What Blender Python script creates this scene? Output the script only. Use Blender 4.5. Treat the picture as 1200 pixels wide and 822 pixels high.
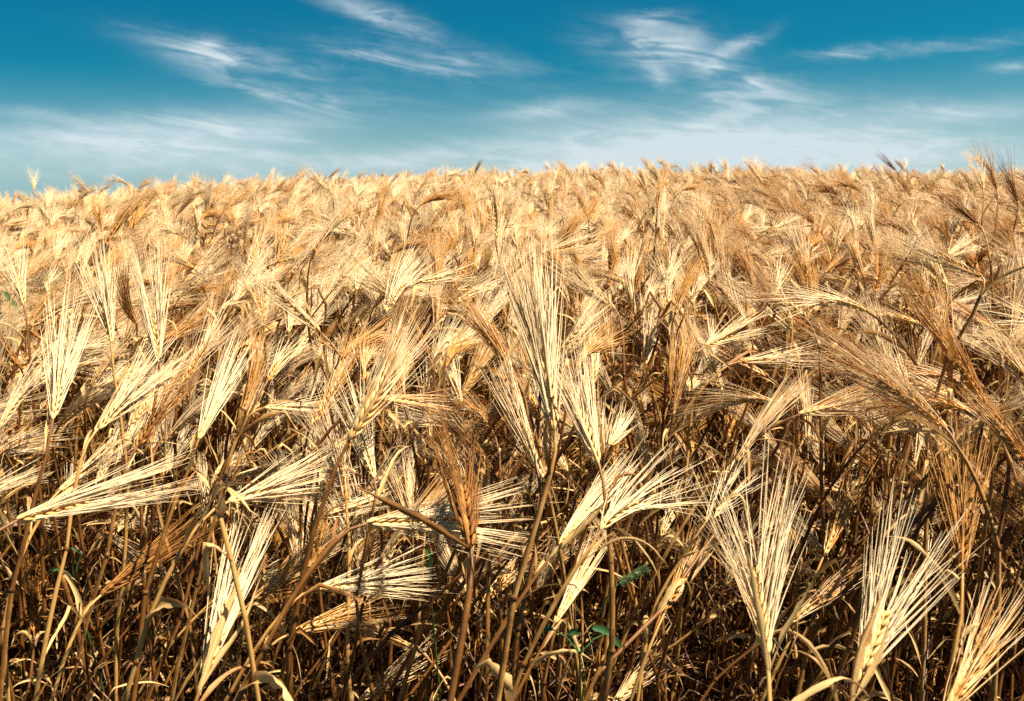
import bpy, math, random
import numpy as np
from mathutils import Vector, Matrix, Euler

# ------------------------------------------------------------------ clear
for _o in list(bpy.data.objects):
    bpy.data.objects.remove(_o)
S = bpy.context.scene
C = S.collection
RND = random.Random(7)
R = math.radians

# ------------------------------------------------------------------ camera
CAM_Z = 1.27
PITCH, ROLL, LENS = 12.0, -1.1, 28.0
cam_d = bpy.data.cameras.new('camera')
cam = bpy.data.objects.new('camera', cam_d)
C.objects.link(cam)
cam.location = (0, 0, CAM_Z)
cam_d.lens, cam_d.sensor_width = LENS, 36.0
cam_d.clip_start, cam_d.clip_end = 0.02, 3000
CAM_M = (Matrix.Rotation(R(90 - PITCH), 3, 'X') @ Matrix.Rotation(R(ROLL), 3, 'Z'))
cam.rotation_euler = CAM_M.to_euler()
cam_d.dof.use_dof = True
cam_d.dof.focus_distance = 1.25
cam_d.dof.aperture_fstop = 10.0
S.camera = cam

# ------------------------------------------------------------------ sky, sun, exposure
SUN_EL, SUN_AZ = 60.0, 98.0          # azimuth clockwise from the view direction (+Y)
W = bpy.data.worlds.new('World')
S.world = W
W.use_nodes = True
SKY_TINT = (0.14, 0.40, 0.50)
SKY_STRENGTH = 0.05

sun_d = bpy.data.lights.new('sun', 'SUN')
sun_d.energy = 5.0
sun_d.angle = R(0.5)
sun_d.color = (1.0, 0.93, 0.80)
sun = bpy.data.objects.new('sun', sun_d)
C.objects.link(sun)
_sd = Vector((math.sin(R(SUN_AZ)) * math.cos(R(SUN_EL)), math.cos(R(SUN_AZ)) * math.cos(R(SUN_EL)), math.sin(R(SUN_EL))))
sun.rotation_euler = _sd.to_track_quat('Z', 'Y').to_euler()
sun.location = (0, 0, 30)

S.view_settings.view_transform = 'Standard'
S.view_settings.look = 'None'
S.view_settings.exposure = 1.36
S.view_settings.gamma = 1.0
S.view_settings.use_curve_mapping = False
S.cycles.max_bounces = 7
S.cycles.diffuse_bounces = 2
S.cycles.transmission_bounces = 5
S.cycles.sample_clamp_indirect = 6.0
S.cycles.use_denoising = False

# pixels of the 1200 x 822 photograph -> direction / point at a real distance
F_PX = 1200 * LENS / 36.0
def ray(px, py):
    return CAM_M @ Vector(((px - 600) / F_PX, -(py - 411) / F_PX, -1.0))
def at(px, py, depth):
    return Vector((0, 0, CAM_Z)) + ray(px, py) * depth
def project(p):
    q = CAM_M.transposed() @ (Vector(p) - Vector((0, 0, CAM_Z)))
    if q.z > -0.02:
        return None
    return (600 + F_PX * q.x / -q.z, 411 - F_PX * q.y / -q.z, -q.z)
def azel(px, py):
    r = ray(px, py)
    return math.degrees(math.atan2(r.x, r.y)), math.degrees(math.asin(r.z / r.length))

class NT:
    """small helper to write node trees as expressions"""
    def __init__(self, tree):
        self.t = tree
    def n(self, kind, **kw):
        nd = self.t.nodes.new(kind)
        for k, v in kw.items():
            setattr(nd, k, v)
        return nd
    def put(self, sock, v):
        if isinstance(v, bpy.types.NodeSocket):
            self.t.links.new(v, sock)
        elif v is not None:
            sock.default_value = v
    def m(self, op, a, b=None, c=None, clamp=False):
        nd = self.n('ShaderNodeMath', operation=op, use_clamp=clamp)
        for i, v in enumerate((a, b, c)):
            self.put(nd.inputs[i], v)
        return nd.outputs[0]
    def mix(self, fac, a, b, blend='MIX'):
        nd = self.n('ShaderNodeMix', data_type='RGBA', blend_type=blend)
        self.put(nd.inputs[0], fac)
        self.put(nd.inputs[6], a)
        self.put(nd.inputs[7], b)
        return nd.outputs[2]
    def comb(self, x, y, z):
        nd = self.n('ShaderNodeCombineXYZ')
        for i, v in enumerate((x, y, z)):
            self.put(nd.inputs[i], v)
        return nd.outputs[0]
    def noise(self, vec, scale, detail=4, rough=0.55, dist=0.0):
        nd = self.n('ShaderNodeTexNoise')
        self.put(nd.inputs['Vector'], vec)
        nd.inputs['Scale'].default_value = scale
        nd.inputs['Detail'].default_value = detail
        nd.inputs['Roughness'].default_value = rough
        nd.inputs['Distortion'].default_value = dist
        return nd.outputs[0]
    def ramp(self, v, lo, hi):
        nd = self.n('ShaderNodeMapRange', interpolation_type='SMOOTHSTEP')
        self.put(nd.inputs[0], v)
        nd.inputs[1].default_value, nd.inputs[2].default_value = lo, hi
        return nd.outputs[0]

# cirrus wisps: centre x, y, half length, half height, slope (degrees, down to the right), strength
CIRRUS = [
    (265, 65, 90, 15, 10, .72), (250, 50, 22, 7, -8, .30), (330, 110, 90, 10, 14, .50), (445, 22, 75, 13, 20, .55), (480, 30, 38, 14, 20, .30),
    (520, 72, 120, 18, 8, .42), (440, 68, 60, 8, 14, .25), (770, 55, 80, 26, 6, .70), (765, 22, 40, 9, 0, .45),
    (870, 52, 36, 8, -22, .42), (835, 75, 30, 12, 10, .45), (885, 98, 45, 13, 8, .48), (772, 92, 20, 14, 40, .30),
    (1030, 61, 80, 8, 0, .55), (1175, 50, 40, 8, -6, .30), (1180, 81, 30, 7, 0, .32), (640, 130, 75, 12, -3, .42),
    (1130, 130, 110, 14, 0, .38), (130, 160, 170, 24, -4, .55), (300, 150, 120, 22, -2, .42), (60, 135, 70, 7, 8, .28),
    (230, 185, 200, 26, 0, .45), (830, 160, 260, 34, 0, .60), (700, 190, 240, 26, -5, .55), (1000, 185, 230, 30, 0, .50),
    (480, 185, 140, 14, -5, .35), (870, 115, 130, 22, 6, .30), (380, 95, 170, 40, 8, .12),
]
def build_world():
    T = NT(W.node_tree)
    W.node_tree.nodes.clear()
    tc = T.n('ShaderNodeTexCoord').outputs['Generated']
    sep = T.n('ShaderNodeSeparateXYZ')
    T.put(sep.inputs[0], tc)
    x, y, z = sep.outputs
    # keep the lookup above the horizon so the sky carries on behind the brow of the field
    zc = T.m('MAXIMUM', z, 0.012)
    sky = T.n('ShaderNodeTexSky', sky_type='NISHITA')
    sky.sun_disc = False
    sky.sun_elevation = R(SUN_EL)
    sky.sun_rotation = R(SUN_AZ)
    sky.altitude = 600
    sky.air_density, sky.dust_density, sky.ozone_density = 1.0, 0.6, 1.4
    T.put(sky.inputs[0], T.comb(x, y, zc))
    base = T.mix(1.0, sky.outputs[0], (*SKY_TINT, 1), 'MULTIPLY')
    # slide film with a polariser: red falls away fastest in the deep part of the sky
    sc_ = T.n('ShaderNodeSeparateColor')
    T.put(sc_.inputs[0], base)
    cc_ = T.n('ShaderNodeCombineColor')
    T.put(cc_.inputs[0], T.m('MULTIPLY', T.m('POWER', sc_.outputs[0], 1.8), .27))
    T.put(cc_.inputs[1], sc_.outputs[1])
    T.put(cc_.inputs[2], sc_.outputs[2])
    base = cc_.outputs[0]
    deg = 180 / math.pi
    az = T.m('MULTIPLY', T.m('ARCTAN2', x, y), deg)
    el = T.m('MULTIPLY', T.m('ARCSINE', z), deg)
    # feathering: warp the sky coordinates with noise
    p0 = T.comb(az, el, 0.0)
    w1 = T.m('MULTIPLY', T.m('SUBTRACT', T.noise(p0, 0.16, 5, 0.6), 0.5), 2.2)
    w2 = T.m('MULTIPLY', T.m('SUBTRACT', T.noise(T.comb(el, az, 3.0), 0.35, 6, 0.7), 0.5), 1.2)
    azw, elw = T.m('ADD', az, w1), T.m('ADD', el, w2)
    tot = {True: None, False: None}
    for (cx, cy, a, b, sl, k) in CIRRUS:
        ca, ce = azel(cx, cy)
        s = math.degrees(1 / F_PX)
        sa, sb, th = a * s * 0.74, b * s * 0.80, -R(sl)
        dx, dy = T.m('SUBTRACT', azw, ca), T.m('SUBTRACT', elw, ce)
        c, sn = math.cos(th), math.sin(th)
        u = T.m('ADD', T.m('MULTIPLY', dx, c / sa), T.m('MULTIPLY', dy, sn / sa))
        v = T.m('ADD', T.m('MULTIPLY', dx, -sn / sb), T.m('MULTIPLY', dy, c / sb))
        q = T.m('ADD', T.m('MULTIPLY', u, u), T.m('MULTIPLY', v, v))
        g = T.m('MULTIPLY', T.m('POWER', math.e, T.m('MULTIPLY', q, -1.0)), k)
        wisp = cy < 118
        tot[wisp] = g if tot[wisp] is None else T.m('ADD', tot[wisp], g)
    # fibres combed along the wind
    a2 = R(-8)
    fu = T.m('ADD', T.m('MULTIPLY', az, math.cos(a2) * .13), T.m('MULTIPLY', el, math.sin(a2) * .13))
    fv = T.m('ADD', T.m('MULTIPLY', az, -math.sin(a2) * .8), T.m('MULTIPLY', el, math.cos(a2) * .8))
    fib = T.noise(T.comb(fu, fv, 1.7), 1.0, 9, 0.62, 0.9)
    fib2 = T.noise(T.comb(T.m('MULTIPLY', fu, 3.2), T.m('MULTIPLY', fv, 2.0), 9.0), 1.0, 6, 0.6, 0.4)
    f = T.m('ADD', T.m('MULTIPLY', T.ramp(fib, .43, .62), .78), T.m('MULTIPLY', T.ramp(fib2, .35, .7), .4))
    dens = T.m('ADD', T.m('MULTIPLY', tot[True], T.m('ADD', T.m('MULTIPLY', f, 1.2), 0.20)),
               T.m('MULTIPLY', tot[False], T.m('ADD', T.m('MULTIPLY', f, .60), 0.62)), clamp=True)
    # thin general veil towards the horizon
    veil = T.m('MULTIPLY', T.ramp(el, 8.0, -1.0), 0.46)
    dens = T.m('MINIMUM', T.m('ADD', T.m('MULTIPLY', dens, .95), veil), 0.92)
    col = T.mix(dens, base, CLOUD_COL)
    bg = T.n('ShaderNodeBackground')
    T.put(bg.inputs[0], col)
    bg.inputs[1].default_value = SKY_STRENGTH
    out = T.n('ShaderNodeOutputWorld')
    W.node_tree.links.new(bg.outputs[0], out.inputs[0])
CLOUD_COL = (5.5, 6.3, 6.7, 1)
build_world()

# ------------------------------------------------------------------ materials
def straw_mat(name, pale, deep, dark, transl, rough=0.5, spec=0.35, grain=900.0, bump=0.0):
    """dry straw: `tone` (per blade) and the plant's own random value pick the colour; fine lengthwise grain"""
    mt = bpy.data.materials.new(name)
    mt.use_nodes = True
    t = mt.node_tree
    t.nodes.clear()
    T = NT(t)
    at_ = T.n('ShaderNodeAttribute', attribute_name='tone').outputs['Fac']
    oi = T.n('ShaderNodeObjectInfo').outputs['Random']
    tcn = T.n('ShaderNodeTexCoord').outputs['Object']
    gr = T.noise(tcn, grain, 3, 0.6)
    blot = T.noise(tcn, 45.0, 3, 0.6)
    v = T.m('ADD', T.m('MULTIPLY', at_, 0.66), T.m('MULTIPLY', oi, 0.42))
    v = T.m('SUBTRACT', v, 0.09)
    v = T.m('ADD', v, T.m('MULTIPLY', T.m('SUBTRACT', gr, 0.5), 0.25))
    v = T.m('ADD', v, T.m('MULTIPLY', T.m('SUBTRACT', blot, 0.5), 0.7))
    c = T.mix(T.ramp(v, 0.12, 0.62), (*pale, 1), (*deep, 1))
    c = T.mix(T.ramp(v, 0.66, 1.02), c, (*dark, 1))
    p = T.n('ShaderNodeBsdfPrincipled')
    T.put(p.inputs['Base Color'], c)
    p.inputs['Roughness'].default_value = rough
    p.inputs['Specular IOR Level'].default_value = spec
    if bump:
        b = T.n('ShaderNodeBump')
        b.inputs['Strength'].default_value = bump
        b.inputs['Distance'].default_value = 0.0006
        T.put(b.inputs['Height'], gr)
        T.put(p.inputs['Normal'], b.outputs[0])
    o = T.n('ShaderNodeOutputMaterial')
    if transl:
        tr = T.n('ShaderNodeBsdfTranslucent')
        T.put(tr.inputs[0], c)
        mx = T.n('ShaderNodeMixShader')
        mx.inputs[0].default_value = transl
        t.links.new(p.outputs[0], mx.inputs[1])
        t.links.new(tr.outputs[0], mx.inputs[2])
        t.links.new(mx.outputs[0], o.inputs[0])
    else:
        t.links.new(p.outputs[0], o.inputs[0])
    return mt
M_AWN = straw_mat('dry_awn', (.90, .675, .385), (.67, .305, .062), (.22, .078, .013), .22, .45, .22)
M_EAR = straw_mat('ripe_grain', (.79, .51, .19), (.56, .23, .042), (.18, .062, .011), .10, .55, .2, 700, .5)
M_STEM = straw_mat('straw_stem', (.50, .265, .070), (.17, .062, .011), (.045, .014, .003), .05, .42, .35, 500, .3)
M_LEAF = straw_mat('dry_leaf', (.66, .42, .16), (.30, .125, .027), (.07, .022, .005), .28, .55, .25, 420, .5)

def green_mat(name, a, b):
    mt = bpy.data.materials.new(name)
    mt.use_nodes = True
    T = NT(mt.node_tree)
    p = mt.node_tree.nodes['Principled BSDF']
    tc = T.n('ShaderNodeTexCoord').outputs['Object']
    T.put(p.inputs['Base Color'], T.mix(T.noise(tc, 120, 4), (*a, 1), (*b, 1)))
    p.inputs['Roughness'].default_value = .5
    return mt
M_WEED = green_mat('weed_leaf', (.020, .065, .012), (.045, .115, .022))
M_FOX = green_mat('foxtail_bristle', (.05, .085, .022), (.12, .15, .05))

def soil_mat():
    mt = bpy.data.materials.new('dark_soil')
    mt.use_nodes = True
    T = NT(mt.node_tree)
    p = mt.node_tree.nodes['Principled BSDF']
    tc = T.n('ShaderNodeTexCoord').outputs['Object']
    n1, n2 = T.noise(tc, 9, 8, .65), T.noise(tc, 60, 6, .7)
    T.put(p.inputs['Base Color'], T.mix(T.ramp(n1, .3, .7), (.016, .008, .003, 1), (.045, .024, .009, 1)))
    p.inputs['Roughness'].default_value = 1.0
    p.inputs['Specular IOR Level'].default_value = .05
    b = T.n('ShaderNodeBump')
    b.inputs['Strength'].default_value = .9
    b.inputs['Distance'].default_value = .03
    T.put(b.inputs['Height'], T.m('ADD', n1, n2))
    T.put(p.inputs['Normal'], b.outputs[0])
    return mt
M_SOIL = soil_mat()

# ------------------------------------------------------------------ ground: the brow of a low rise
SLOPE, CURV = 0.100, 0.0065
def ground_z(x, y):
    d = math.hypot(x, y)
    yy = max(y, 0.0)
    z = SLOPE * yy - CURV * min(d, 14) ** 2 - (2 * CURV * 14 * (d - 14) if d > 14 else 0)
    return z + 0.010 * x * min(1, 3 / max(d, 1e-3))

# ------------------------------------------------------------------ mesh builder (numpy)
class MB:
    def __init__(self):
        self.v, self.f, self.t, self.mi, self.n = [], [], [], [], 0
    def add(self, verts, faces, tone, mi=0):
        self.v.append(np.asarray(verts, dtype=np.float32))
        k = len(verts)
        self.f.extend([[i + self.n for i in f] for f in faces])
        self.t.append(np.full(k, tone, dtype=np.float32) if np.isscalar(tone) else tone)
        self.mi.extend([mi] * len(faces))
        self.n += k
    def join(self, o, mi):
        for v, t in zip(o.v, o.t):
            self.v.append(v); self.t.append(t)
        self.f.extend([[i + self.n for i in f] for f in o.f])
        self.mi.extend([mi] * len(o.f))
        self.n += o.n
    def mesh(self, name, mats):
        me = bpy.data.meshes.new(name)
        v = np.concatenate(self.v)
        me.from_pydata(v.tolist(), [], self.f)
        for m in mats:
            me.materials.append(m)
        me.polygons.foreach_set('use_smooth', [True] * len(self.f))
        if len(mats) > 1:
            me.polygons.foreach_set('material_index', self.mi)
        a = me.attributes.new('tone', 'FLOAT', 'POINT')
        a.data.foreach_set('value', np.concatenate(self.t))
        me.update()
        return me

def perp(d):
    d = d.normalized()
    a = Vector((0, 0, 1)) if abs(d.z) < .9 else Vector((1, 0, 0))
    u = d.cross(a).normalized()
    return u, d.cross(u).normalized()

def tube(mb, pts, rad, sides, tone, cap=False, mi=0, streak=0.0):
    n = len(pts)
    u = None
    vs = []
    for i, p in enumerate(pts):
        d = (pts[min(i + 1, n - 1)] - pts[max(i - 1, 0)]).normalized()
        if u is None:
            u, w = perp(d)
        else:
            u = (u - d * u.dot(d)).normalized()
            w = d.cross(u)
        r = rad[i]
        for k in range(sides):
            a = 2 * math.pi * k / sides
            vs.append(p + u * (math.cos(a) * r) + w * (math.sin(a) * r))
    fs = [[i * sides + k, i * sides + (k + 1) % sides, (i + 1) * sides + (k + 1) % sides, (i + 1) * sides + k]
          for i in range(n - 1) for k in range(sides)]
    if cap:
        fs.append([(n - 1) * sides + k for k in range(sides)])
    if streak:
        rs = random.Random(int(abs(pts[0].x + pts[-1].y) * 1e6) + n)
        col = [tone + rs.uniform(-streak, streak) for _ in range(sides)]
        seg, off = [], 0.0
        for i in range(n):
            if rs.random() < .25:
                off = rs.uniform(-streak, streak) * .8
            seg += [c + off for c in col]
        tone = np.array(seg, dtype=np.float32)
    mb.add(vs, fs, tone, mi)

def ribbon(mb, pts, wid, twist0, twist1, tone, fold=.35, side=None, cols=5, vein=.22):
    """a dry leaf blade, folded along the midrib and curled, with pale and dark veins running its length"""
    n = len(pts)
    u, vs = None, []
    rv = random.Random(len(mb.v) * 131 + int(abs(pts[0].x) * 1e5) + cols)
    vt = [tone + rv.uniform(-vein, vein) for _ in range(cols)]
    for i, p in enumerate(pts):
        d = (pts[min(i + 1, n - 1)] - pts[max(i - 1, 0)]).normalized()
        if u is None:
            u = (side - d * side.dot(d)).normalized() if side is not None else perp(d)[0]
        else:
            u = (u - d * u.dot(d)).normalized()
        a = twist0 + (twist1 - twist0) * i / (n - 1)
        w = d.cross(u)
        e, nn = u * math.cos(a) + w * math.sin(a), w * math.cos(a) - u * math.sin(a)
        h = wid[i] * .5
        for k in range(cols):
            q = -1 + 2 * k / (cols - 1)
            if k in (0, cols - 1):
                q *= rv.uniform(.62, 1.08)
            vs.append(p + e * (h * q) + nn * (h * fold * (q * q + (.06 * (k % 2) if cols > 5 else 0))))
    fs = [[i * cols + k, i * cols + k + 1, (i + 1) * cols + k + 1, (i + 1) * cols + k] for i in range(n - 1) for k in range(cols - 1)]
    mb.add(vs, fs, np.tile(np.array(vt, dtype=np.float32), n))

def bez(p0, p1, p2, p3, t):
    s = 1 - t
    return p0 * s ** 3 + p1 * (3 * s * s * t) + p2 * (3 * s * t * t) + p3 * t ** 3

def rdir(r):
    while True:
        v = Vector((r.uniform(-1, 1), r.uniform(-1, 1), r.uniform(-1, 1)))
        if .05 < v.length < 1:
            return v.normalized()

# ------------------------------------------------------------------ the barley ear
def ear_parts(r, base, d, ear_len, awn_len, spread, bend, flat, tone, thick=1.0, awn_w=1.0, lean=None, dense=1):
    """base, d: where the ear starts and where it points. Returns (kernels, awns)."""
    ker, awn = MB(), MB()
    d = d.normalized()
    nodes = max(8, int(round(ear_len / .0056)))
    axis, p, dd = [], base.copy(), d.copy()
    for i in range(nodes + 1):
        axis.append((p.copy(), dd.copy()))
        p = p + dd * (ear_len / nodes)
        dd = (dd + bend * (1.0 / nodes)).normalized()
    locks = [rdir(r) for _ in range(9)]
    u0, _ = perp(d)
    a0 = r.uniform(0, math.pi)
    u0 = Matrix.Rotation(a0, 3, d) @ u0
    tube(ker, [a[0] for a in axis], [.0011] * (nodes + 1), 4, tone + .2)
    for i in range(nodes):
        t = i / (nodes - 1)
        p, dd = axis[i]
        u = (u0 - dd * u0.dot(dd)).normalized()
        w = dd.cross(u)
        side = 1 if i % 2 else -1
        size = (.70 + .55 * math.sin(math.pi * min(1, t * .75 + .2))) * thick
        for j in (-1, 0, 1):
            ang = j * .95 + r.uniform(-.12, .12)
            out = (u * math.cos(ang) + w * (math.sin(ang) * flat)) * side
            out.normalize()
            kd = (dd + out * r.uniform(.26, .40)).normalized()
            L = .0108 * size * (1.0 if j == 0 else .88)
            wd = .0021 * size * (1.0 if j == 0 else .82)
            b = p + out * (.0014 * size)
            x1 = kd.cross(out).normalized()
            x2 = x1.cross(kd)
            if x2.dot(out) < 0:
                x2 = -x2
            vs, kt = [], tone + r.uniform(-.22, .26)
            prof = ((0, .35), (.22, .92), (.5, 1.0), (.8, .62), (1.0, .16))
            for (s, q) in prof:
                c = b + kd * (L * s)
                for k in range(6):
                    a = k * math.pi / 3
                    rr = wd * q
                    vs.append(c + x1 * (math.cos(a) * rr) + x2 * (math.sin(a) * rr * (.85 if math.sin(a) > 0 else .45)))
            fs = [[m * 6 + k, m * 6 + (k + 1) % 6, (m + 1) * 6 + (k + 1) % 6, (m + 1) * 6 + k] for m in range(4) for k in range(6)]
            ker.add(vs, fs, kt)
            if r.random() < .05:
                continue
            for _rep in range(dense if r.random() < .8 else 1):
             # awn: leaves along the kernel, runs out in a fan
             al = awn_len * r.uniform(.68, 1.12) * (1 - .25 * abs(t - .45)) * (r.uniform(.2, .7) if r.random() < .09 else 1)
             ad = (dd + out * (spread * (r.uniform(.25, 1.0))) + rdir(r) * r.choice((.03, .06, .14))).normalized()
             if dense > 1 or spread > .2:      # awns cling together in locks
                 lk = [(dd + (q_ - dd * q_.dot(dd)) * spread * 1.1).normalized() for q_ in locks]
                 ad = ad.lerp(max(lk, key=lambda q_: q_.dot(ad)), .6).normalized()
             cv = out * r.uniform(-.02, .16) * spread * 2 + rdir(r) * r.uniform(.0, .22) + bend * r.uniform(.3, .7)
             if lean is not None:
                 cv = cv + lean * r.uniform(.5, 1.3)
             q = b + kd * (L * .95)
             nseg = 5
             pts, cur = [], (kd * .3 + ad * .7).normalized()
             for m in range(nseg + 1):
                 pts.append(q.copy())
                 q = q + cur * (al / nseg)
                 cur = (cur + (ad - cur) * .4 + cv * (1.0 / nseg)).normalized()
             w0 = .00062 * awn_w * r.uniform(.8, 1.15)
             tube(awn, pts, [w0 * (1 - .80 * m / nseg) for m in range(nseg + 1)], 3, tone + r.uniform(-.28, .3))
    return ker, awn

def stem_part(r, root, eb, ed, tone, stiff=.5, thick=1.0, hook=.10):
    """returns stem MB and the sampled path"""
    h = (eb - root).length
    up = Vector((r.uniform(-.08, .08), r.uniform(-.08, .08), 1))
    p1 = root + up * (h * stiff)
    p2 = eb - ed.normalized() * hook
    N = 16
    path = [bez(root, p1, p2, eb, i / N) for i in range(N + 1)]
    kk = [Vector((r.gauss(0, .012), r.gauss(0, .012), 0)) for _ in range(3)]
    mb = MB()
    nodes = sorted(int(N * q) for q in (r.uniform(.2, .3), r.uniform(.42, .52), r.uniform(.64, .74)))
    for k, off in zip(nodes, kk):
        for i in range(1, N):
            path[i] = path[i] + off * max(0, 1 - abs(i - k) / 4.0)
    rad = []
    for i in range(N + 1):
        t = i / N
        q = (.0030 - .0015 * t) * thick
        if any(0 < i - k <= 3 for k in nodes):
            q *= 1.32
        rad.append(q)
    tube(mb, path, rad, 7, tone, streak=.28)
    for k in nodes:
        d = (path[k + 1] - path[k]).normalized()
        pts = [path[k] + d * s for s in (-.003, -.001, .001, .003)]
        tube(mb, pts, [rad[k] * 1.05, rad[k] * 1.5, rad[k] * 1.5, rad[k] * 1.05], 6, tone + .5)
    return mb, path, nodes

def leaf_part(r, path, i, tone, length=None, width=None, az=None, droop=None, hug=0.0, cols=5, dirv=None):
    mb = MB()
    p = path[i]
    d = (path[min(i + 1, len(path) - 1)] - path[i - 1]).normalized()
    az = r.uniform(0, 6.283) if az is None else az
    out = Vector((math.cos(az), math.sin(az), 0))
    L = length or r.uniform(.06, .17)
    wd = width or r.choice((.0035, .005, .006, .0075, .010))
    n = 14
    cur = (d * (1 - hug * .3) + out * (.5 - .35 * hug)).normalized()
    if dirv is not None:
        cur = dirv.normalized()
    dr = r.uniform(.8, 3.4) if droop is None else droop
    curl = rdir(r) * r.uniform(.3, 2.0) * (1 - hug)
    kinks = {r.randrange(3, 12): rdir(r) * r.uniform(.5, 1.5) for _ in range(0 if hug else r.choice((1, 1, 2, 3)))}
    pts, wid, q = [], [], p.copy()
    for k in range(n + 1):
        t = k / n
        pts.append(q.copy())
        wid.append(wd * ((min(1, .3 + 1.6 * t) if hug else min(1, .45 + 3.0 * t)) * (1 - t ** 2.2) + .04) * r.uniform(.70, 1.12))
        q = q + cur * (L / n)
        cur = (cur + (out * .3 * (1 - hug) + Vector((0, 0, -1)) * (dr * t * 1.6) + curl * t) * (1.6 / n) + rdir(r) * .07).normalized()
        if k in kinks:
            cur = (cur + kinks[k] + Vector((0, 0, -.5))).normalized()
    ribbon(mb, pts, wid, 0, r.uniform(-4.5, 4.5) * (1 - hug * .9), tone, r.uniform(.2, .9), side=d.cross(out), cols=cols, vein=.22 if cols == 5 else .4)
    return mb

def make_plant(seed, root, eb, ed, ear_len=.085, awn_len=.13, spread=.22, bend=Vector((0, 0, 0)), flat=.8, tone=.35, n_leaves=2,
               thick=1.0, stiff=.5, hook=.10, leaves=None, awn_w=1.2, ear=True, lean=None, stem_tone=None, dense=1):
    r = random.Random(seed)
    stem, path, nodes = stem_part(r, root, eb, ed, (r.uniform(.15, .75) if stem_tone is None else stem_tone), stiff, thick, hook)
    ker = awn = None
    if ear:
        ker, awn = ear_parts(r, eb, ed, ear_len, awn_len, spread, bend, flat, tone, thick, awn_w, lean, dense)
    lv = []
    for k in range(n_leaves):
        i = (nodes + [13, 11])[(2, 3, 1, 0, 4)[k]] + 3
        i = min(i, 14)
        lv.append(leaf_part(r, path, i, r.choice((r.uniform(-.2, .5), r.uniform(-.1, 1.1)))))
    for a in (leaves or []):
        lv.append(leaf_part(r, path, a.pop('i', 12), a.pop('tone', .3), **a))
    return dict(stem=stem, ear=ker, awns=awn, leaves=lv)

def link(name, me, parent=None):
    o = bpy.data.objects.new(name, me)
    C.objects.link(o)
    if parent is not None:
        o.parent = parent
    return o

def plant_thing(parts, loc, rz=0.0, sc=1.0):
    root = bpy.data.objects.new('barley_plant', None)
    root.empty_display_size = .05
    C.objects.link(root)
    root.location, root.rotation_euler, root.scale = loc, (0, 0, rz), (sc, sc, sc)
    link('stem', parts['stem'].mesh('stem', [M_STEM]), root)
    if parts['ear']:
        e = link('ear', parts['ear'].mesh('ear', [M_EAR]), root)
        link('awns', parts['awns'].mesh('awns', [M_AWN]), e)
    for l in parts['leaves']:
        link('leaf', l.mesh('leaf', [M_LEAF]), root)
    return root

def copy_plant(src, loc, rz, sc):
    r = src.copy()
    C.objects.link(r)
    r.location, r.rotation_euler, r.scale = loc, (0, 0, rz), (sc, sc, sc)
    for ch in src.children:
        c = ch.copy(); C.objects.link(c); c.parent = r
        for g in ch.children:
            d = g.copy(); C.objects.link(d); d.parent = c
    return r

# ------------------------------------------------------------------ ground object
def build_ground():
    xs = sorted(set([round(-400 * (abs(i) / 60) ** 2.2 * (1 if i < 0 else -1), 3) for i in range(-60, 61)]))
    g = [(x, y) for y in xs for x in xs]
    n = len(xs)
    r = random.Random(3)
    v = []
    for x, y in g:
        j = r.uniform(-.015, .015) if abs(x) < 6 and abs(y) < 12 else 0
        v.append((x, y, ground_z(x, y) + j - .012))
    f = [[i * n + k, i * n + k + 1, (i + 1) * n + k + 1, (i + 1) * n + k] for i in range(n - 1) for k in range(n - 1)]
    me = bpy.data.meshes.new('ground')
    me.from_pydata(v, [], f)
    me.materials.append(M_SOIL)
    me.polygons.foreach_set('use_smooth', [True] * len(f))
    o = link('ground', me)
    o['kind'] = 'structure'
build_ground()

# ------------------------------------------------------------------ plant kinds (all lean with a wind from behind the camera)
def variant(seed, short=False, awn_w=1.2, big_=1.0, dull=1.1):
    r = random.Random(seed)
    h = r.uniform(.44, .67) if short else r.gauss(.77, .04)
    ed_tilt = min(max(r.gauss(60 if short else 54, 27), 2), 128)
    ed_az = r.gauss(0, 30)
    ed = Vector((math.sin(R(ed_az)) * math.sin(R(ed_tilt)), math.cos(R(ed_az)) * math.sin(R(ed_tilt)), math.cos(R(ed_tilt))))
    eb = Vector((r.gauss(.16, .14), r.gauss(.06, .10), h - max(0, ed_tilt - 80) * .001))
    big = big_ * r.choice((.82, .92, 1.0, 1.0, 1.1))
    return make_plant(seed, Vector((0, 0, 0)), eb, ed, stem_tone=r.uniform(.3, 1.15), ear_len=r.uniform(.062, .092) * big, awn_len=r.uniform(.108, .148) * big,  # stem tones kept dark to deepen the shade low in the crop
                      spread=r.choice((.05, .08, .11, .15, .19, .26)), bend=Vector((r.uniform(-.45, .45), r.uniform(-.2, .4), r.uniform(-.8, .1))),
                      flat=r.uniform(.5, 1), tone=r.choice((r.uniform(-.25, .35), r.uniform(-.2, .3), r.uniform(.2, .75) * dull)), n_leaves=r.choice((2, 3, 3)), thick=r.uniform(.9, 1.15) * big,
                      hook=r.uniform(.04, .15), stiff=r.uniform(.35, .6), awn_w=awn_w, dense=r.choice((1, 2, 2)))
def tiller(seed):
    r = random.Random(seed)
    h = r.uniform(.18, .62)
    ed = Vector((r.gauss(.4, .6), r.gauss(.2, .6), .7))
    eb = Vector((r.gauss(.2, .24), r.gauss(.06, .2), h))
    return make_plant(seed, Vector((0, 0, 0)), eb, ed, n_leaves=4, ear=False, stiff=r.uniform(.2, .6), thick=r.uniform(.5, .95), stem_tone=r.uniform(.5, 1.9))  # low shoots coloured darker still, shade put into the stem colour
NTALL, NSHORT, NT_ = 30, 12, 12
NV = NTALL + NSHORT
variants = [variant(100 + i) for i in range(NTALL)] + [variant(200 + i, True) for i in range(NSHORT)]
tillers = [tiller(300 + i) for i in range(NT_)]
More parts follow.
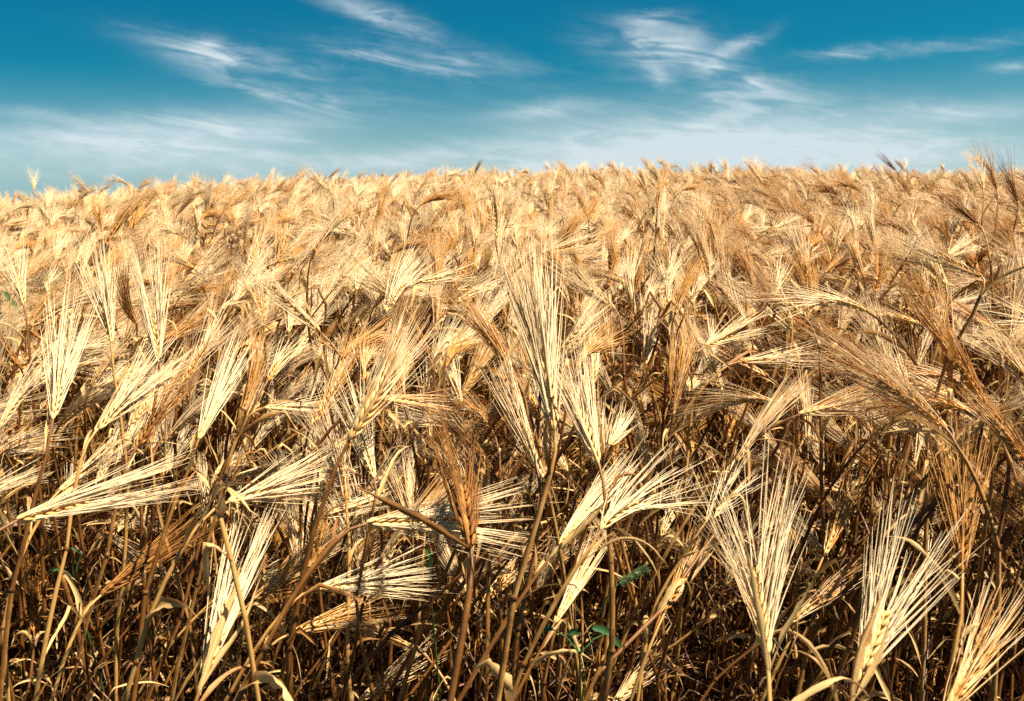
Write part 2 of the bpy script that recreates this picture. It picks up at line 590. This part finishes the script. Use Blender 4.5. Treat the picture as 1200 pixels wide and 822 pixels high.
far_kinds = [variant(100 + i, awn_w=1.55, big_=.90, dull=.7) for i in range(NTALL)]

def joined(parts, name):
    mb = MB()
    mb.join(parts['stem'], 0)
    if parts['ear']:
        mb.join(parts['ear'], 1)
        mb.join(parts['awns'], 2)
    for l in parts['leaves']:
        mb.join(l, 3)
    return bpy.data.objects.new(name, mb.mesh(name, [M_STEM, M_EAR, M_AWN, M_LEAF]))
kinds = bpy.data.collections.new('barley_kinds')
for i, p in enumerate(variants + tillers + far_kinds):
    kinds.objects.link(joined(p, 'barley_kind_%03d' % i))

# ------------------------------------------------------------------ the nearest ears, one by one
# short name, label, ear base px, awn tip px, length, share of the length seen across the view, options
H = []
def hero(short, label, base, tip, L=.20, e=.85, **kw):
    H.append((short, label, base, tip, L, e, kw))
hero('tall bright ear in the middle', 'tallest pale ear in the middle, long awns standing straight up', (650, 505), (618, 288), .235, .80, spread=.20, tone=-.2, thick=1.2, awn_w=1.3, dense=3)
hero('bright ear leaning on the tall one', 'pale ear leaning left against the tall middle ear', (702, 545), (648, 400), .20, .74, spread=.24, tone=-.15, thick=1.2, awn_w=1.2, dense=2)
hero('dark brown upright ear', 'dark brown upright ear on a thick stem, narrow leaf pointing left', (552, 645), (528, 470), .21, .70, spread=.26, tone=1.42, thick=1.5, awn_w=1.0, dense=2, stem_tone=1.1,  # dark tone paints in the shaded side turned to the camera
     leaves=[dict(i=16, tone=1.0, length=.135, width=.0105, az=R(-90), droop=.02, hug=.95, dirv=Vector((-.76, -.25, .66)))])
hero('big broom-like ear at the bottom', 'large ear spread wide like a broom above a pale swollen sheath', (898, 765), (868, 548), .215, .74, spread=.50, tone=.05, thick=1.2, awn_w=1.0, dense=2,
     leaves=[dict(i=15, tone=.15, length=.115, width=.010, az=R(-120), droop=-.15, hug=.85, cols=9), dict(i=15, tone=.25, length=.09, width=.009, az=R(-40), droop=-.2, hug=.6, cols=9)])
hero('plump ear beside a broad pale leaf', 'plump ear with bright grain rows beside a broad pale leaf', (1006, 800), (1078, 610), .20, .74, spread=.30, tone=.0, thick=1.25, awn_w=1.0, dense=2,
     leaves=[dict(i=15, tone=.1, length=.10, width=.013, az=R(-150), droop=-.2, hug=.8, cols=11), dict(i=15, tone=.3, length=.08, width=.008, az=R(-60), droop=-.1, hug=.7, cols=9)])
hero('ear in the bottom corner', 'stout ear cut by the lower frame edge, awns pointing up and right', (1108, 838), (1182, 690), .19, .68, spread=.22, tone=.3, thick=1.2, awn_w=1.0, dense=2)
hero('tuft of upright awns', 'upright olive brown tuft of long straight awns above the corner ear', (1128, 672), (1128, 505), .20, .72, spread=.20, tone=1.20, awn_w=1.0, dense=2)
hero('brilliant broad straw wand', 'brilliant white broad ear standing among dark stems, awns packed tight', (240, 790), (300, 600), .21, .78, spread=.12, tone=-.15, thick=1.2, awn_w=1.1, dense=2,
     leaves=[dict(i=15, tone=.0, length=.125, width=.012, az=R(-85), droop=-.2, hug=.9, cols=11), dict(i=15, tone=-.1, length=.12, width=.010, az=R(-30), droop=-.3, hug=.8, cols=9)])
hero('ear lying flat', 'ear lying flat with its awns swept right over the dark stems', (20, 610), (212, 556), .21, .78, spread=.13, tone=-.1, dense=2, leaves=[dict(i=10, tone=.0, length=.11, width=0.0180, az=R(-60)), dict(i=8, tone=.1, length=.09, width=0.0150, az=R(-130)), dict(i=12, tone=.0, length=.10, width=0.0165, az=R(-95), droop=4.0)])
hero('brown slanting ear', 'brown slanting ear with closed awns pointing up to a snapped stem', (118, 698), (242, 606), .20, .85, spread=.13, tone=1.05, leaves=[dict(i=9, tone=.05, length=.10, width=0.0210, az=R(-20)), dict(i=10, tone=.8, length=.09, width=0.0240, az=R(-100), droop=3.0), dict(i=7, tone=.1, length=.08, width=0.0150, az=R(-60))])
hero('fan ear beside the snapped stem', 'ear spreading a yellow fan of awns beside a snapped stem', (268, 588), (404, 552), .19, .70, spread=.34, tone=-.15, dense=2, leaves=[dict(i=11, tone=.15, length=.08, width=0.0195, az=R(-50), droop=2.6), dict(i=8, tone=.0, length=.10, width=0.0165, az=R(-110))])
hero('shaggy ear low in the stems', 'shaggy ear hanging sideways low in the stems, awns pointing right', (372, 690), (516, 668), .19, .78, spread=.26, tone=-.2, dense=2)
hero('level ear behind the dark brown one', 'level ear with plump grains passing behind the dark brown ear', (430, 614), (624, 606), .22, .80, spread=.26, tone=-.2, thick=1.2, dense=2, leaves=[dict(i=10, tone=.05, length=.11, width=0.0180, az=R(-40)), dict(i=8, tone=.2, length=.09, width=0.0150, az=R(-100))])
hero('short nodding ear', 'short nodding ear with bushy awns curling to the right', (704, 622), (798, 545), .16, .68, spread=.36, tone=-.2, bend=Vector((.6, 0, -.3)), dense=2, leaves=[dict(i=9, tone=.1, length=.12, width=0.0165, az=R(10), droop=1.6), dict(i=10, tone=.0, length=.10, width=0.0180, az=R(-140))])
hero('low ear at the lower edge', 'low ear pushing up from the lower edge under the dark brown ear', (420, 822), (520, 748), .19, .85, spread=.22, tone=.05)
hero('low ear right of the foxtail', 'low pale ear at the lower edge under the green weed leaves', (716, 830), (790, 748), .18, .85, spread=.22, tone=.1)
hero('ear on a kinked stem', 'ear bent left over from a kinked upright stem, grains in neat rows', (721, 363), (645, 302), .19, .8, spread=.24, tone=-.05, thick=1.1, hook=.02, stiff=.75, dense=2)
hero('small upright torch ear', 'small bright upright ear like a torch above dark stems', (756, 428), (766, 340), .17, .8, spread=.16, tone=.0)
hero('slim ear crossing pale awns', 'slim pale ear slanting left across a ladder of loose awns', (628, 545), (580, 420), .19, .74, spread=.12, tone=-.1, thick=1.15)
hero('long drooping awn ear', 'pale ear with long loose awns standing left of the level ear', (438, 560), (402, 440), .19, .72, spread=.24, tone=-.1, dense=2)
hero('horizontal brush ear', 'thin horizontal brush of awns between two upright pale ears', (442, 467), (562, 478), .18, .8, spread=.22, tone=.2)
hero('brown tilted ear', 'brown ear tilted left with dark closed awns', (502, 416), (452, 332), .18, .8, spread=.13, tone=1.25)
hero('bright slanting ear', 'bright ear slanting left with awns fanned towards the skyline', (468, 354), (404, 300), .18, .75, spread=.24, tone=-.2, dense=2)
hero('V-shaped ear', 'pale V-shaped ear with few stiff awns', (422, 388), (398, 335), .17, .75, spread=.30, tone=.0)
hero('ear hanging over', 'ear hanging over to the right with its awns down in shade', (728, 430), (800, 482), .19, .85, spread=.24, tone=0.95, hook=.05, stiff=.8)
hero('hooked ear near the right edge', 'hooked ear near the right edge, awns blown straight left', (1150, 324), (1036, 270), .20, .8, spread=.18, tone=.3, bend=Vector((-.3, 0, .3)), hook=.04, stiff=.75)
hero('long ear bowed to the left', 'long curved ear bowing left in a wide arc of loose awns', (1108, 502), (926, 365), .24, .9, spread=.22, tone=.25, bend=Vector((-.5, 0, .1)), hook=.04, stiff=.75)
hero('single ear on a bare straight stem', 'pale ear leaning left on a bare straight stem', (876, 382), (832, 312), .17, .8, spread=.18, tone=.1)
hero('flat lying pair of awns', 'flat lying ear with thin awns swept right above dark stems', (866, 424), (968, 416), .19, .8, spread=.16, tone=.15)
hero('white tufted ear', 'white tufted ear half turned to the camera', (803, 460), (838, 420), .17, .5, spread=.34, tone=-.1)
hero('loose sideways ear', 'loose sideways ear under the long bowed one', (936, 486), (1056, 458), .19, .85, spread=.28, tone=.2)
hero('small standing ear', 'small standing ear with splayed awns left of the bowed ear', (982, 394), (1000, 345), .16, .6, spread=.22, tone=.0)
hero('straight ear at the left edge', 'open pale ear on a straight bare stem at the left edge', (28, 358), (10, 278), .17, .75, spread=.30, tone=.05)
hero('ear with open awns', 'pale ear with open awns on a thin stem, straw grains visible', (130, 402), (108, 284), .19, .85, spread=.22, tone=-.15, dense=2)
hero('brightest upright ear on the left', 'brightest upright ear of the left side, broad as a brush', (186, 424), (170, 290), .20, .9, spread=.20, tone=-.2, awn_w=1.25, dense=3)
hero('broad whisk ear', 'broad whisk-like ear with long pale awns above a single stem', (62, 492), (88, 348), .21, .76, spread=.24, tone=-.1, awn_w=1.2, dense=2)
hero('tilted whisk ear', 'pale whisk ear tilted right from a dark stem base', (112, 506), (206, 408), .20, .75, spread=.24, tone=-.1, dense=2)
hero('narrow gleaming ear', 'narrow gleaming ear opening upward in a tight cone', (233, 515), (282, 402), .19, .75, spread=.18, tone=-.3, thick=1.1, dense=2)
hero('brown ear between pale whisks', 'brown ear slanting right between two pale ones', (160, 524), (238, 410), .20, .85, spread=.16, tone=1.15)
hero('folded pale sheath', 'closed ear wrapped in a broad folded pale sheath leaning right', (655, 640), (736, 540), .18, .70, spread=.08, tone=.0, dense=2, leaves=[dict(i=15, tone=.0, length=.10, width=.013, az=R(-80), droop=-.2, hug=.9, cols=11)])
hero('golden ear low on the left', 'narrow golden ear low on the left, closed awns pointing up right', (296, 704), (392, 628), .18, .74, spread=.12, tone=.3, dense=2)
hero('drooping golden ear', 'golden ear drooping right over the low dark stems', (342, 742), (462, 706), .18, .76, spread=.14, tone=.4, dense=2)
hero('pair of closed awns', 'narrow closed ear crossing behind the thick brown stem', (566, 706), (640, 632), .18, .74, spread=.10, tone=.3, dense=2)
hero('ear turned left', 'golden ear turned left with awns spread over dark stems', (486, 760), (392, 716), .17, .76, spread=.16, tone=.35, dense=2)
hero('yellow ear over dark stems', 'yellow ear with soft awns rising over the left dark hollow', (70, 575), (160, 508), .18, .76, spread=.16, tone=.25, dense=2)
hero('ear above the foxtail', 'tan ear leaning right just above the green foxtail', (650, 730), (704, 632), .17, .74, spread=.10, tone=.45, dense=2)
hero('tan ear left of the broom', 'tan narrow ear standing close left of the broom-like one', (780, 716), (826, 622), .17, .76, spread=.12, tone=.4, dense=2)
hero('straight tan ear', 'straight tan ear between the broom and the plump one, set back', (966, 650), (1008, 546), .18, .80, spread=.14, tone=.35, dense=2)
hero('left bottom husk', 'dull brown closed ear low at the left edge', (40, 740), (36, 655), .17, .74, spread=.06, tone=.9, dense=2)
hero('dark olive ear', 'dark olive ear leaning right over the fan of awns', (268, 536), (300, 452), .18, .75, spread=.2, tone=1.40)
hero('swept ear', 'ear swept right like combed hair over dark leaves', (310, 478), (402, 482), .18, .68, spread=.22, tone=-.05, dense=2)
hero('arched ear', 'arched ear leaning left, awns crossing in front of paler ears', (226, 314), (172, 284), .18, .7, spread=.22, tone=.1)
hero('low pointing ear', 'slim ear pointing up right above a dark hollow', (357, 380), (384, 322), .17, .7, spread=.2, tone=.05)
hero('small bright tuft', 'small bright tuft of an ear beside the broom-like one', (827, 612), (880, 545), .15, .75, spread=.38, tone=-.1, dense=2)
hero('grey ear leaning on the plump one', 'dull pale ear lying slanted between broom and plump ears', (925, 730), (1025, 655), .18, .85, spread=.14, tone=.2)
hero('far ear on the skyline', 'pale ear rising over the skyline left of centre, awns blown left', (384, 222), (350, 190), .19, .75, spread=.14, tone=-.4, n_leaves=0)
hero('dark pair-mate on the skyline', 'tall dark ear at the right edge, leaning over its dark neighbour', (1192, 236), (1170, 176), .20, .8, spread=.2, tone=1.25)  # right-edge ear seen from its shaded side: shade put into the tone
hero('brown spear of an ear', 'brown ear pointing left like a spear below the skyline at right', (1146, 262), (1096, 222), .19, .75, spread=.1, tone=1.25)
hero('dark shaggy ear', 'dark shaggy ear on a bent stem at the right edge, under the skyline', (1196, 300), (1160, 240), .19, .8, spread=.22, tone=1.05)  # tone darkened to stand in for its shaded side
hero('pale awns at the right edge', 'pale awns fanned upward at the right edge beside dark stems', (1184, 398), (1196, 300), .19, .85, spread=.26, tone=.0)
hero('dark ear tall on the skyline', 'dark tall ear over the skyline at the right edge', (1168, 222), (1148, 165), .20, .8, spread=.2, tone=1.25)  # shaded side against the sky, painted by a dark tone
hero('pale bent ear on the skyline', 'pale bent ear beside a dark one on the skyline', (1152, 222), (1138, 178), .17, .7, spread=.28, tone=.0)
hero('brown stub ear on the skyline', 'brown pointed ear leaning left above the skyline', (1050, 200), (1028, 178), .19, .7, spread=.06, tone=1.25)
hero('feathery ear on the skyline', 'feathery pale ear just breaking the skyline on the left', (40, 222), (38, 196), .18, .75, spread=.34, tone=.0)
hero('wing-shaped ear on the skyline', 'wing-shaped pair of awns leaning left above the skyline', (104, 224), (78, 202), .18, .75, spread=.26, tone=.15)

hero_roots = []
for i, (short, label, b, t, L, e, kw) in enumerate(H):
    npx = math.hypot(t[0] - b[0], t[1] - b[1])
    D = L * e * F_PX / npx
    P = at(*b, D)
    rt, o = ray(*t), Vector((0, 0, CAM_Z))
    # farther intersection of the tip ray with the sphere of radius L about the ear base
    oc = o - P
    a_, b_, c_ = rt.dot(rt), 2 * rt.dot(oc), oc.dot(oc) - L * L
    disc = max(0, b_ * b_ - 4 * a_ * c_)
    Dt = (-b_ + math.sqrt(disc)) / (2 * a_)
    tipP = o + rt * Dt
    d = (tipP - P).normalized()
    r = random.Random(900 + i)
    dz = P.z - ground_z(P.x, P.y)
    rx, ry = P.x - r.uniform(.02, .16) - d.x * .25, P.y - d.y * .12 - r.uniform(0, .08)
    if math.hypot(rx, ry) < .42:
        ry = .45
    root = Vector((rx, ry, ground_z(rx, ry)))
    bend = kw.pop('bend', Vector((0, 0, 0)))
    el = L * (.40 if L > .17 else .42)
    kw.setdefault('n_leaves', 2)
    parts = make_plant(900 + i, Vector((0, 0, 0)), P - root, d - bend * .35, ear_len=el, awn_len=L - el * .55, bend=bend, **kw)
    th = plant_thing(parts, root)
    th['label'], th['category'], th['group'] = label, 'barley plant', 'ripe barley plants standing in the field'
    hero_roots.append((root, b, t, short, P))
    print('HERO %-38s D=%.2f->%.2f z=%.2f (above ground %.2f)' % (short[:38], D, Dt, P.z, dz))

# ------------------------------------------------------------------ where the rest of the field grows
def edge_y(x):
    return .93 + .08 * math.sin(x * 3.1 + .6) + .06 * math.sin(x * 7.7) + .18 * max(0, abs(x) - .8)
DENS = 300.0
pts = []
rp = random.Random(21)
step = 1 / math.sqrt(DENS)
y = .8
FAR = 12.5
while y < FAR:
    hw = .76 * y + 1.6
    x = -hw
    while x < hw:
        X, Y = x + rp.uniform(-.5, .5) * step * 1.6, y + rp.uniform(-.5, .5) * step * 1.6
        x += step * (1.0 if y < 3 else .92)
        if Y < edge_y(X):
            continue
        pts.append((X, Y))
    y += step * (1.0 if y < 3 else .92)
print('PLANTS', len(pts))

def seg_of(k, m):
    v = variants[k]
    a, b = np.concatenate(v['ear'].v)[:8].mean(0), np.concatenate(v['awns'].v).mean(0)
    a, b = Vector(a.tolist()), Vector(b.tolist())
    return m @ a, m @ (a + (b - a) * 1.7)
hero_marks = [((h[1][0] + h[2][0]) / 2, (h[1][1] + h[2][1]) / 2, (h[4] - Vector((0, 0, CAM_Z))).length, math.hypot(h[1][0] - h[2][0], h[1][1] - h[2][1])) for h in hero_roots]
cand, rest = [], []
for (X, Y) in pts:
    rz = R(max(-95, min(95, rp.gauss(0, 24) + 30 * math.sin(X * 1.15 + .5 * math.sin(Y * 1.4)) + 22 * math.sin(Y * 1.9 - X * .6 + 1)))) if rp.random() > .10 else rp.uniform(-math.pi, math.pi)
    sc = rp.gauss(1.0, .062) * (1 + .02 * math.sin(X * 1.7 + Y * .9))
    q = rp.random()
    front = Y < edge_y(X) + .9
    lim = .52 if front else .78
    k = rp.randrange(NTALL) if q < lim else NTALL + rp.randrange(NSHORT) if q < .85 else NV + rp.randrange(NT_)
    g = (X, Y, rz, sc, k)
    if k < NV and Y < 3.2:
        m = Matrix.LocRotScale(Vector((X, Y, ground_z(X, Y))), Euler((0, 0, rz)), Vector((sc, sc, sc)))
        A, B = seg_of(k, m)
        pa, pb = project(A), project(B)
        if pa is None or pb is None or min(pa[2], pb[2]) < .74:
            continue
        mx, my = (pa[0] + pb[0]) / 2, (pa[1] + pb[1]) / 2
        if any((mx - hx) ** 2 + (my - hy) ** 2 < (.42 * hl) ** 2 and pa[2] < hd + .03 for hx, hy, hd, hl in hero_marks):
            continue
        if pa[1] > 700 or (pa[1] > 630 and pa[0] < 235) or (pb[1] > 760 and pa[2] < 1.3):
            continue
        if -25 < pa[0] < 1225 and pa[1] < 835:
            cand.append((pa[2], pa, g))
            continue
    if k < NTALL and Y > 2.6:
        g = (X, Y, rz, sc, NV + NT_ + k)
    rest.append(g)
# a tangle of thinner dead shoots fills the foot of the crop along its open edge
y = .8
while y < 2.6:
    x = -.76 * y - 1.2
    while x < .76 * y + 1.2:
        X, Y = x + rp.uniform(-.04, .04), y + rp.uniform(-.04, .04)
        if Y > edge_y(X) - .02:
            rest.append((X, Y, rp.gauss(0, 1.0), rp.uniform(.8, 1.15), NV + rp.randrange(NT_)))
        x += .065
    y += .065
cand.sort(key=lambda c: c[0])
N_IND = 298 - len(H)
ind = cand[:N_IND]
rest += [c[2] for c in cand[N_IND:]]
print('IND', len(ind), 'to', ind[-1][0], 'REST', len(rest))

protos = [None] * NV
ind_things = []
for (_d, pe, (X, Y, rz, sc, k)) in ind:
    loc = Vector((X, Y, ground_z(X, Y)))
    if protos[k] is None:
        protos[k] = plant_thing(variants[k], loc, rz, sc)
        th = protos[k]
    else:
        th = copy_plant(protos[k], loc, rz, sc)
    ind_things.append((th, pe, k))

# labels of the plants between the named ears: counted outwards from the nearest named ear
DIRS = ('right of', 'up and right of', 'above', 'up and left of', 'left of', 'down and left of', 'below', 'down and right of')
ORD = ('first', 'second', 'third', 'fourth', 'fifth', 'sixth', 'seventh', 'eighth', 'ninth', 'tenth', 'eleventh', 'twelfth', 'thirteenth', 'fourteenth')
def describe(th, pe, k):
    v = variants[k]
    kv = np.concatenate(v['ear'].v)
    av = np.concatenate(v['awns'].v)
    a, b = kv[:8].mean(0), av.mean(0)
    m = Matrix.LocRotScale(th.location, th.rotation_euler, th.scale)
    A, B = project(m @ Vector(a.tolist())), project(m @ Vector(b.tolist()))
    return A, B
buckets = {}
for (th, pe, k) in ind_things:
    A, B = describe(th, pe, k)
    hx = min(hero_roots, key=lambda h: (A[0] - (h[1][0] + h[2][0]) / 2) ** 2 + (A[1] - (h[1][1] + h[2][1]) / 2) ** 2)
    cx, cy = (hx[1][0] + hx[2][0]) / 2, (hx[1][1] + hx[2][1]) / 2
    q = int(round(math.degrees(math.atan2(cy - A[1], A[0] - cx)) / 45.0)) % 8
    dx, dy = B[0] - A[0], A[1] - B[1]
    aa = math.degrees(math.atan2(dy, dx))
    pose = 'upright' if 62 < aa < 118 else 'right-leaning' if -20 <= aa <= 62 else 'left-leaning' if aa >= 118 or aa < -160 else 'drooping'
    buckets.setdefault((hx[3], q, pose), []).append((math.hypot(A[0] - cx, A[1] - cy), th))
for (short, q, pose), lst in buckets.items():
    lst.sort(key=lambda z: z[0])
    for i, (_d, th) in enumerate(lst):
        o = '' if len(lst) == 1 else ORD[i] + ' '
        th['label'] = '%s%s ear %s the %s' % (o, pose, DIRS[q], short)
        th['category'] = 'barley plant'
        th['group'] = 'ripe barley plants standing in the field'

# ------------------------------------------------------------------ the rest of the field: one mass nobody could count
def scatter(name, items, coll):
    me = bpy.data.meshes.new(name)
    me.from_pydata([(g[0], g[1], ground_z(g[0], g[1])) for g in items], [], [])
    r = random.Random(5)
    rot = me.attributes.new('rot', 'FLOAT_VECTOR', 'POINT')
    rot.data.foreach_set('vector', [c for g in items for c in (r.gauss(0, .05), r.gauss(0, .05), g[2])])
    scl = me.attributes.new('scl', 'FLOAT', 'POINT')
    scl.data.foreach_set('value', [g[3] for g in items])
    idx = me.attributes.new('idx', 'INT', 'POINT')
    idx.data.foreach_set('value', [g[4] for g in items])
    o = link(name, me)
    ng = bpy.data.node_groups.new(name, 'GeometryNodeTree')
    ng.interface.new_socket('Geometry', in_out='INPUT', socket_type='NodeSocketGeometry')
    ng.interface.new_socket('Geometry', in_out='OUTPUT', socket_type='NodeSocketGeometry')
    N, Lk = ng.nodes, ng.links
    gi, go = N.new('NodeGroupInput'), N.new('NodeGroupOutput')
    ci = N.new('GeometryNodeCollectionInfo')
    ci.inputs['Collection'].default_value = coll
    ci.inputs['Separate Children'].default_value = True
    ci.inputs['Reset Children'].default_value = True
    ip = N.new('GeometryNodeInstanceOnPoints')
    ip.inputs['Pick Instance'].default_value = True
    def na(nm, t):
        n = N.new('GeometryNodeInputNamedAttribute')
        n.data_type = t
        n.inputs['Name'].default_value = nm
        return [s for s in n.outputs if s.enabled and s.name == 'Attribute'][0]
    Lk.new(gi.outputs[0], ip.inputs['Points'])
    Lk.new(ci.outputs[0], ip.inputs['Instance'])
    Lk.new(na('idx', 'INT'), ip.inputs['Instance Index'])
    Lk.new(na('rot', 'FLOAT_VECTOR'), ip.inputs['Rotation'])
    Lk.new(na('scl', 'FLOAT'), ip.inputs['Scale'])
    Lk.new(ip.outputs[0], go.inputs[0])
    md = o.modifiers.new('scatter', 'NODES')
    md.node_group = ng
    o['kind'] = 'stuff'
    return o
fld = scatter('barley_field', rest, kinds)
fld['label'], fld['category'] = 'ripe golden barley running back to the skyline', 'barley field'

# ------------------------------------------------------------------ straw litter on the soil
def build_litter():
    r = random.Random(77)
    mb = MB()
    for i in range(5200):
        y = .15 + 4.2 * r.random() ** 1.3
        x = r.uniform(-1, 1) * (.8 * y + .8)
        L = r.uniform(.04, .30)
        a = r.uniform(0, 6.283)
        el = abs(r.gauss(0, .22))
        d = Vector((math.cos(a) * math.cos(el), math.sin(a) * math.cos(el), math.sin(el)))
        p = Vector((x, y, ground_z(x, y) + r.uniform(.002, .035)))
        m = p + d * (L * .5) + rdir(r) * (L * .05)
        if r.random() < .6:
            tube(mb, [p, m, p + d * L], [r.uniform(.001, .0024)] * 3, 5, r.uniform(.1, 1.1))
        else:
            pts = [p + d * (L * .5 * k / 5) + rdir(r) * .006 for k in range(6)]
            ribbon(mb, pts, [r.uniform(.004, .012) * q for q in (.6, 1, 1, .9, .7, .2)], r.uniform(0, 3), r.uniform(0, 6), r.uniform(.2, 1.2), .5)
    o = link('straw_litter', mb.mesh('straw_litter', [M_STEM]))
    o['kind'], o['label'], o['category'] = 'stuff', 'broken straw and dry leaf bits lying on the dark soil', 'straw litter'
build_litter()

# ------------------------------------------------------------------ broken straws
def broken_straw(seed, pxs, depth, label, tone, thick):
    r = random.Random(seed)
    P = [at(px, py, depth + dz) for (px, py, dz) in pxs]
    base = P[-1]
    g = Vector((base.x + .04, base.y + .05, ground_z(base.x + .04, base.y + .05)))
    root = bpy.data.objects.new('broken_straw', None)
    C.objects.link(root)
    root.location = g
    pts = [p - g for p in P] + [(P[-1] * .5 + g * .5) - g, Vector((0, 0, 0))]
    pts = [bez(pts[i], pts[i] * .67 + pts[i + 1] * .33, pts[i] * .33 + pts[i + 1] * .67, pts[i + 1], k / 4) for i in range(len(pts) - 1) for k in range(4)] + [pts[-1]]
    mb = MB()
    tube(mb, pts, [.0021 * thick] * len(pts), 8, tone)
    link('stem', mb.mesh('stem', [M_STEM]), root)
    up = list(reversed(pts))
    for k in range(2):
        lf = leaf_part(r, up, len(up) - 2 - k * 3, .1 + .4 * k, length=.06 + .03 * k, width=.012, az=R(-40 - 100 * k))
        link('leaf', lf.mesh('leaf', [M_LEAF]), root)
    root['label'], root['category'] = label, 'broken straw'
broken_straw(1, [(254, 592, 0), (272, 660, 0), (288, 728, .0), (304, 830, .02)], .78, 'snapped straw with a torn leaf standing in front of the brilliant white ear', .3, 1.25)
broken_straw(2, [(836, 628, .12), (770, 720, .05), (700, 790, 0), (668, 860, -.02)], .86, 'long bare straw lying slanted across the dark gap below the foxtail', .55, 1.1)

# ------------------------------------------------------------------ green foxtail head and weed leaves in the gap
def foxtail():
    a, b = at(726, 684, 1.10), at(758, 666, 1.11)
    g = Vector((a.x - .06, a.y + .06, ground_z(a.x - .06, a.y + .06)))
    root = bpy.data.objects.new('foxtail_grass', None)
    C.objects.link(root)
    root.location = g
    r = random.Random(4)
    A, B = a - g, b - g
    mb = MB()
    pts = [bez(Vector((0, 0, 0)), Vector((0, 0, A.z * .6)), A - (B - A) * 1.2, A, k / 12) for k in range(13)]
    tube(mb, pts, [.0011] * 13, 6, .5)
    link('stem', mb.mesh('stem', [M_WEED]), root)
    hb = MB()
    d = (B - A).normalized()
    u, w = perp(d)
    L = (B - A).length
    prof = [.35, .7, .9, 1, 1, .95, .85, .7, .4, .1]
    tube(hb, [A + d * (L * k / 9) for k in range(10)], [.0042 * q for q in prof], 8, .5)
    for i in range(420):
        t = r.random() ** .9
        an = r.uniform(0, 6.283)
        o = u * math.cos(an) + w * math.sin(an)
        p = A + d * (L * t) + o * .0032
        q = (o + d * r.uniform(.9, 1.8)).normalized()
        tube(hb, [p, p + q * .003, p + q * r.uniform(.004, .007)], [.00045, .0003, .0001], 3, .5)
    link('seed_head', hb.mesh('seed_head', [M_FOX]), root)
    root['label'], root['category'] = 'fuzzy green foxtail seed head in the dark gap low in the stems', 'foxtail grass'
foxtail()
def weed(seed, spots, depth, label, name='green_weed'):
    r = random.Random(seed)
    P = [at(px, py, depth + r.uniform(-.02, .02)) for (px, py, *_r) in spots]
    c = sum(P, Vector()) / len(P)
    g = Vector((c.x, c.y + .05, ground_z(c.x, c.y + .05)))
    root = bpy.data.objects.new(name, None)
    C.objects.link(root)
    root.location = g
    top = c - g + Vector((0, 0, -.03))
    st = [bez(Vector((0, 0, 0)), Vector((.02, 0, top.z * .4)), top * .8, top, k / 8) for k in range(9)]
    mb = MB()
    tube(mb, st, [.0014] * 9, 6, .5)
    for p in P:
        tube(mb, [top, (top + p - g) * .5 + Vector((0, 0, .006)), p - g], [.0011, .0009, .0008], 5, .5)
    link('stem', mb.mesh('stem', [M_WEED]), root)
    for p, (px, py, L, W_, ang) in zip(P, spots):
        d = Vector((math.cos(R(ang)), -.25, math.sin(R(ang)))).normalized()
        lb = MB()
        n = 10
        pts = [p - g + d * (L * k / n) + Vector((0, 0, -.25 * L * (k / n) ** 2)) for k in range(n + 1)]
        ribbon(lb, pts, [W_ * (math.sin(math.pi * (.06 + .90 * k / n)) ** .8) for k in range(n + 1)], 0, .4, .5, .25, side=Vector((0, -.75, .66)).cross(d))
        link('leaf', lb.mesh('leaf', [M_WEED]), root)
    root['label'], root['category'] = label, 'weed'
weed(1, [(694, 736, .024, .010, 5), (712, 742, .020, .009, -35), (664, 742, .018, .009, 25), (648, 738, .016, .008, 150)], .92, 'small broad leaved green weed in the dark gap under the foxtail')
weed(2, [(500, 668, .03, .009, 70), (506, 655, .025, .008, 110)], 1.05, 'narrow green weed shoot beside the dark brown upright ear')
weed(3, [(84, 662, .03, .006, 60), (96, 650, .024, .005, 120), (72, 668, .02, .005, 165)], 1.25, 'dark green weed behind the stems under the flat lying ear')
weed(4, [(2, 340, .06, .012, -40), (-6, 352, .05, .012, -70)], 1.75, 'green blade showing at the left edge under the open pale ear', 'green_blade_grass')
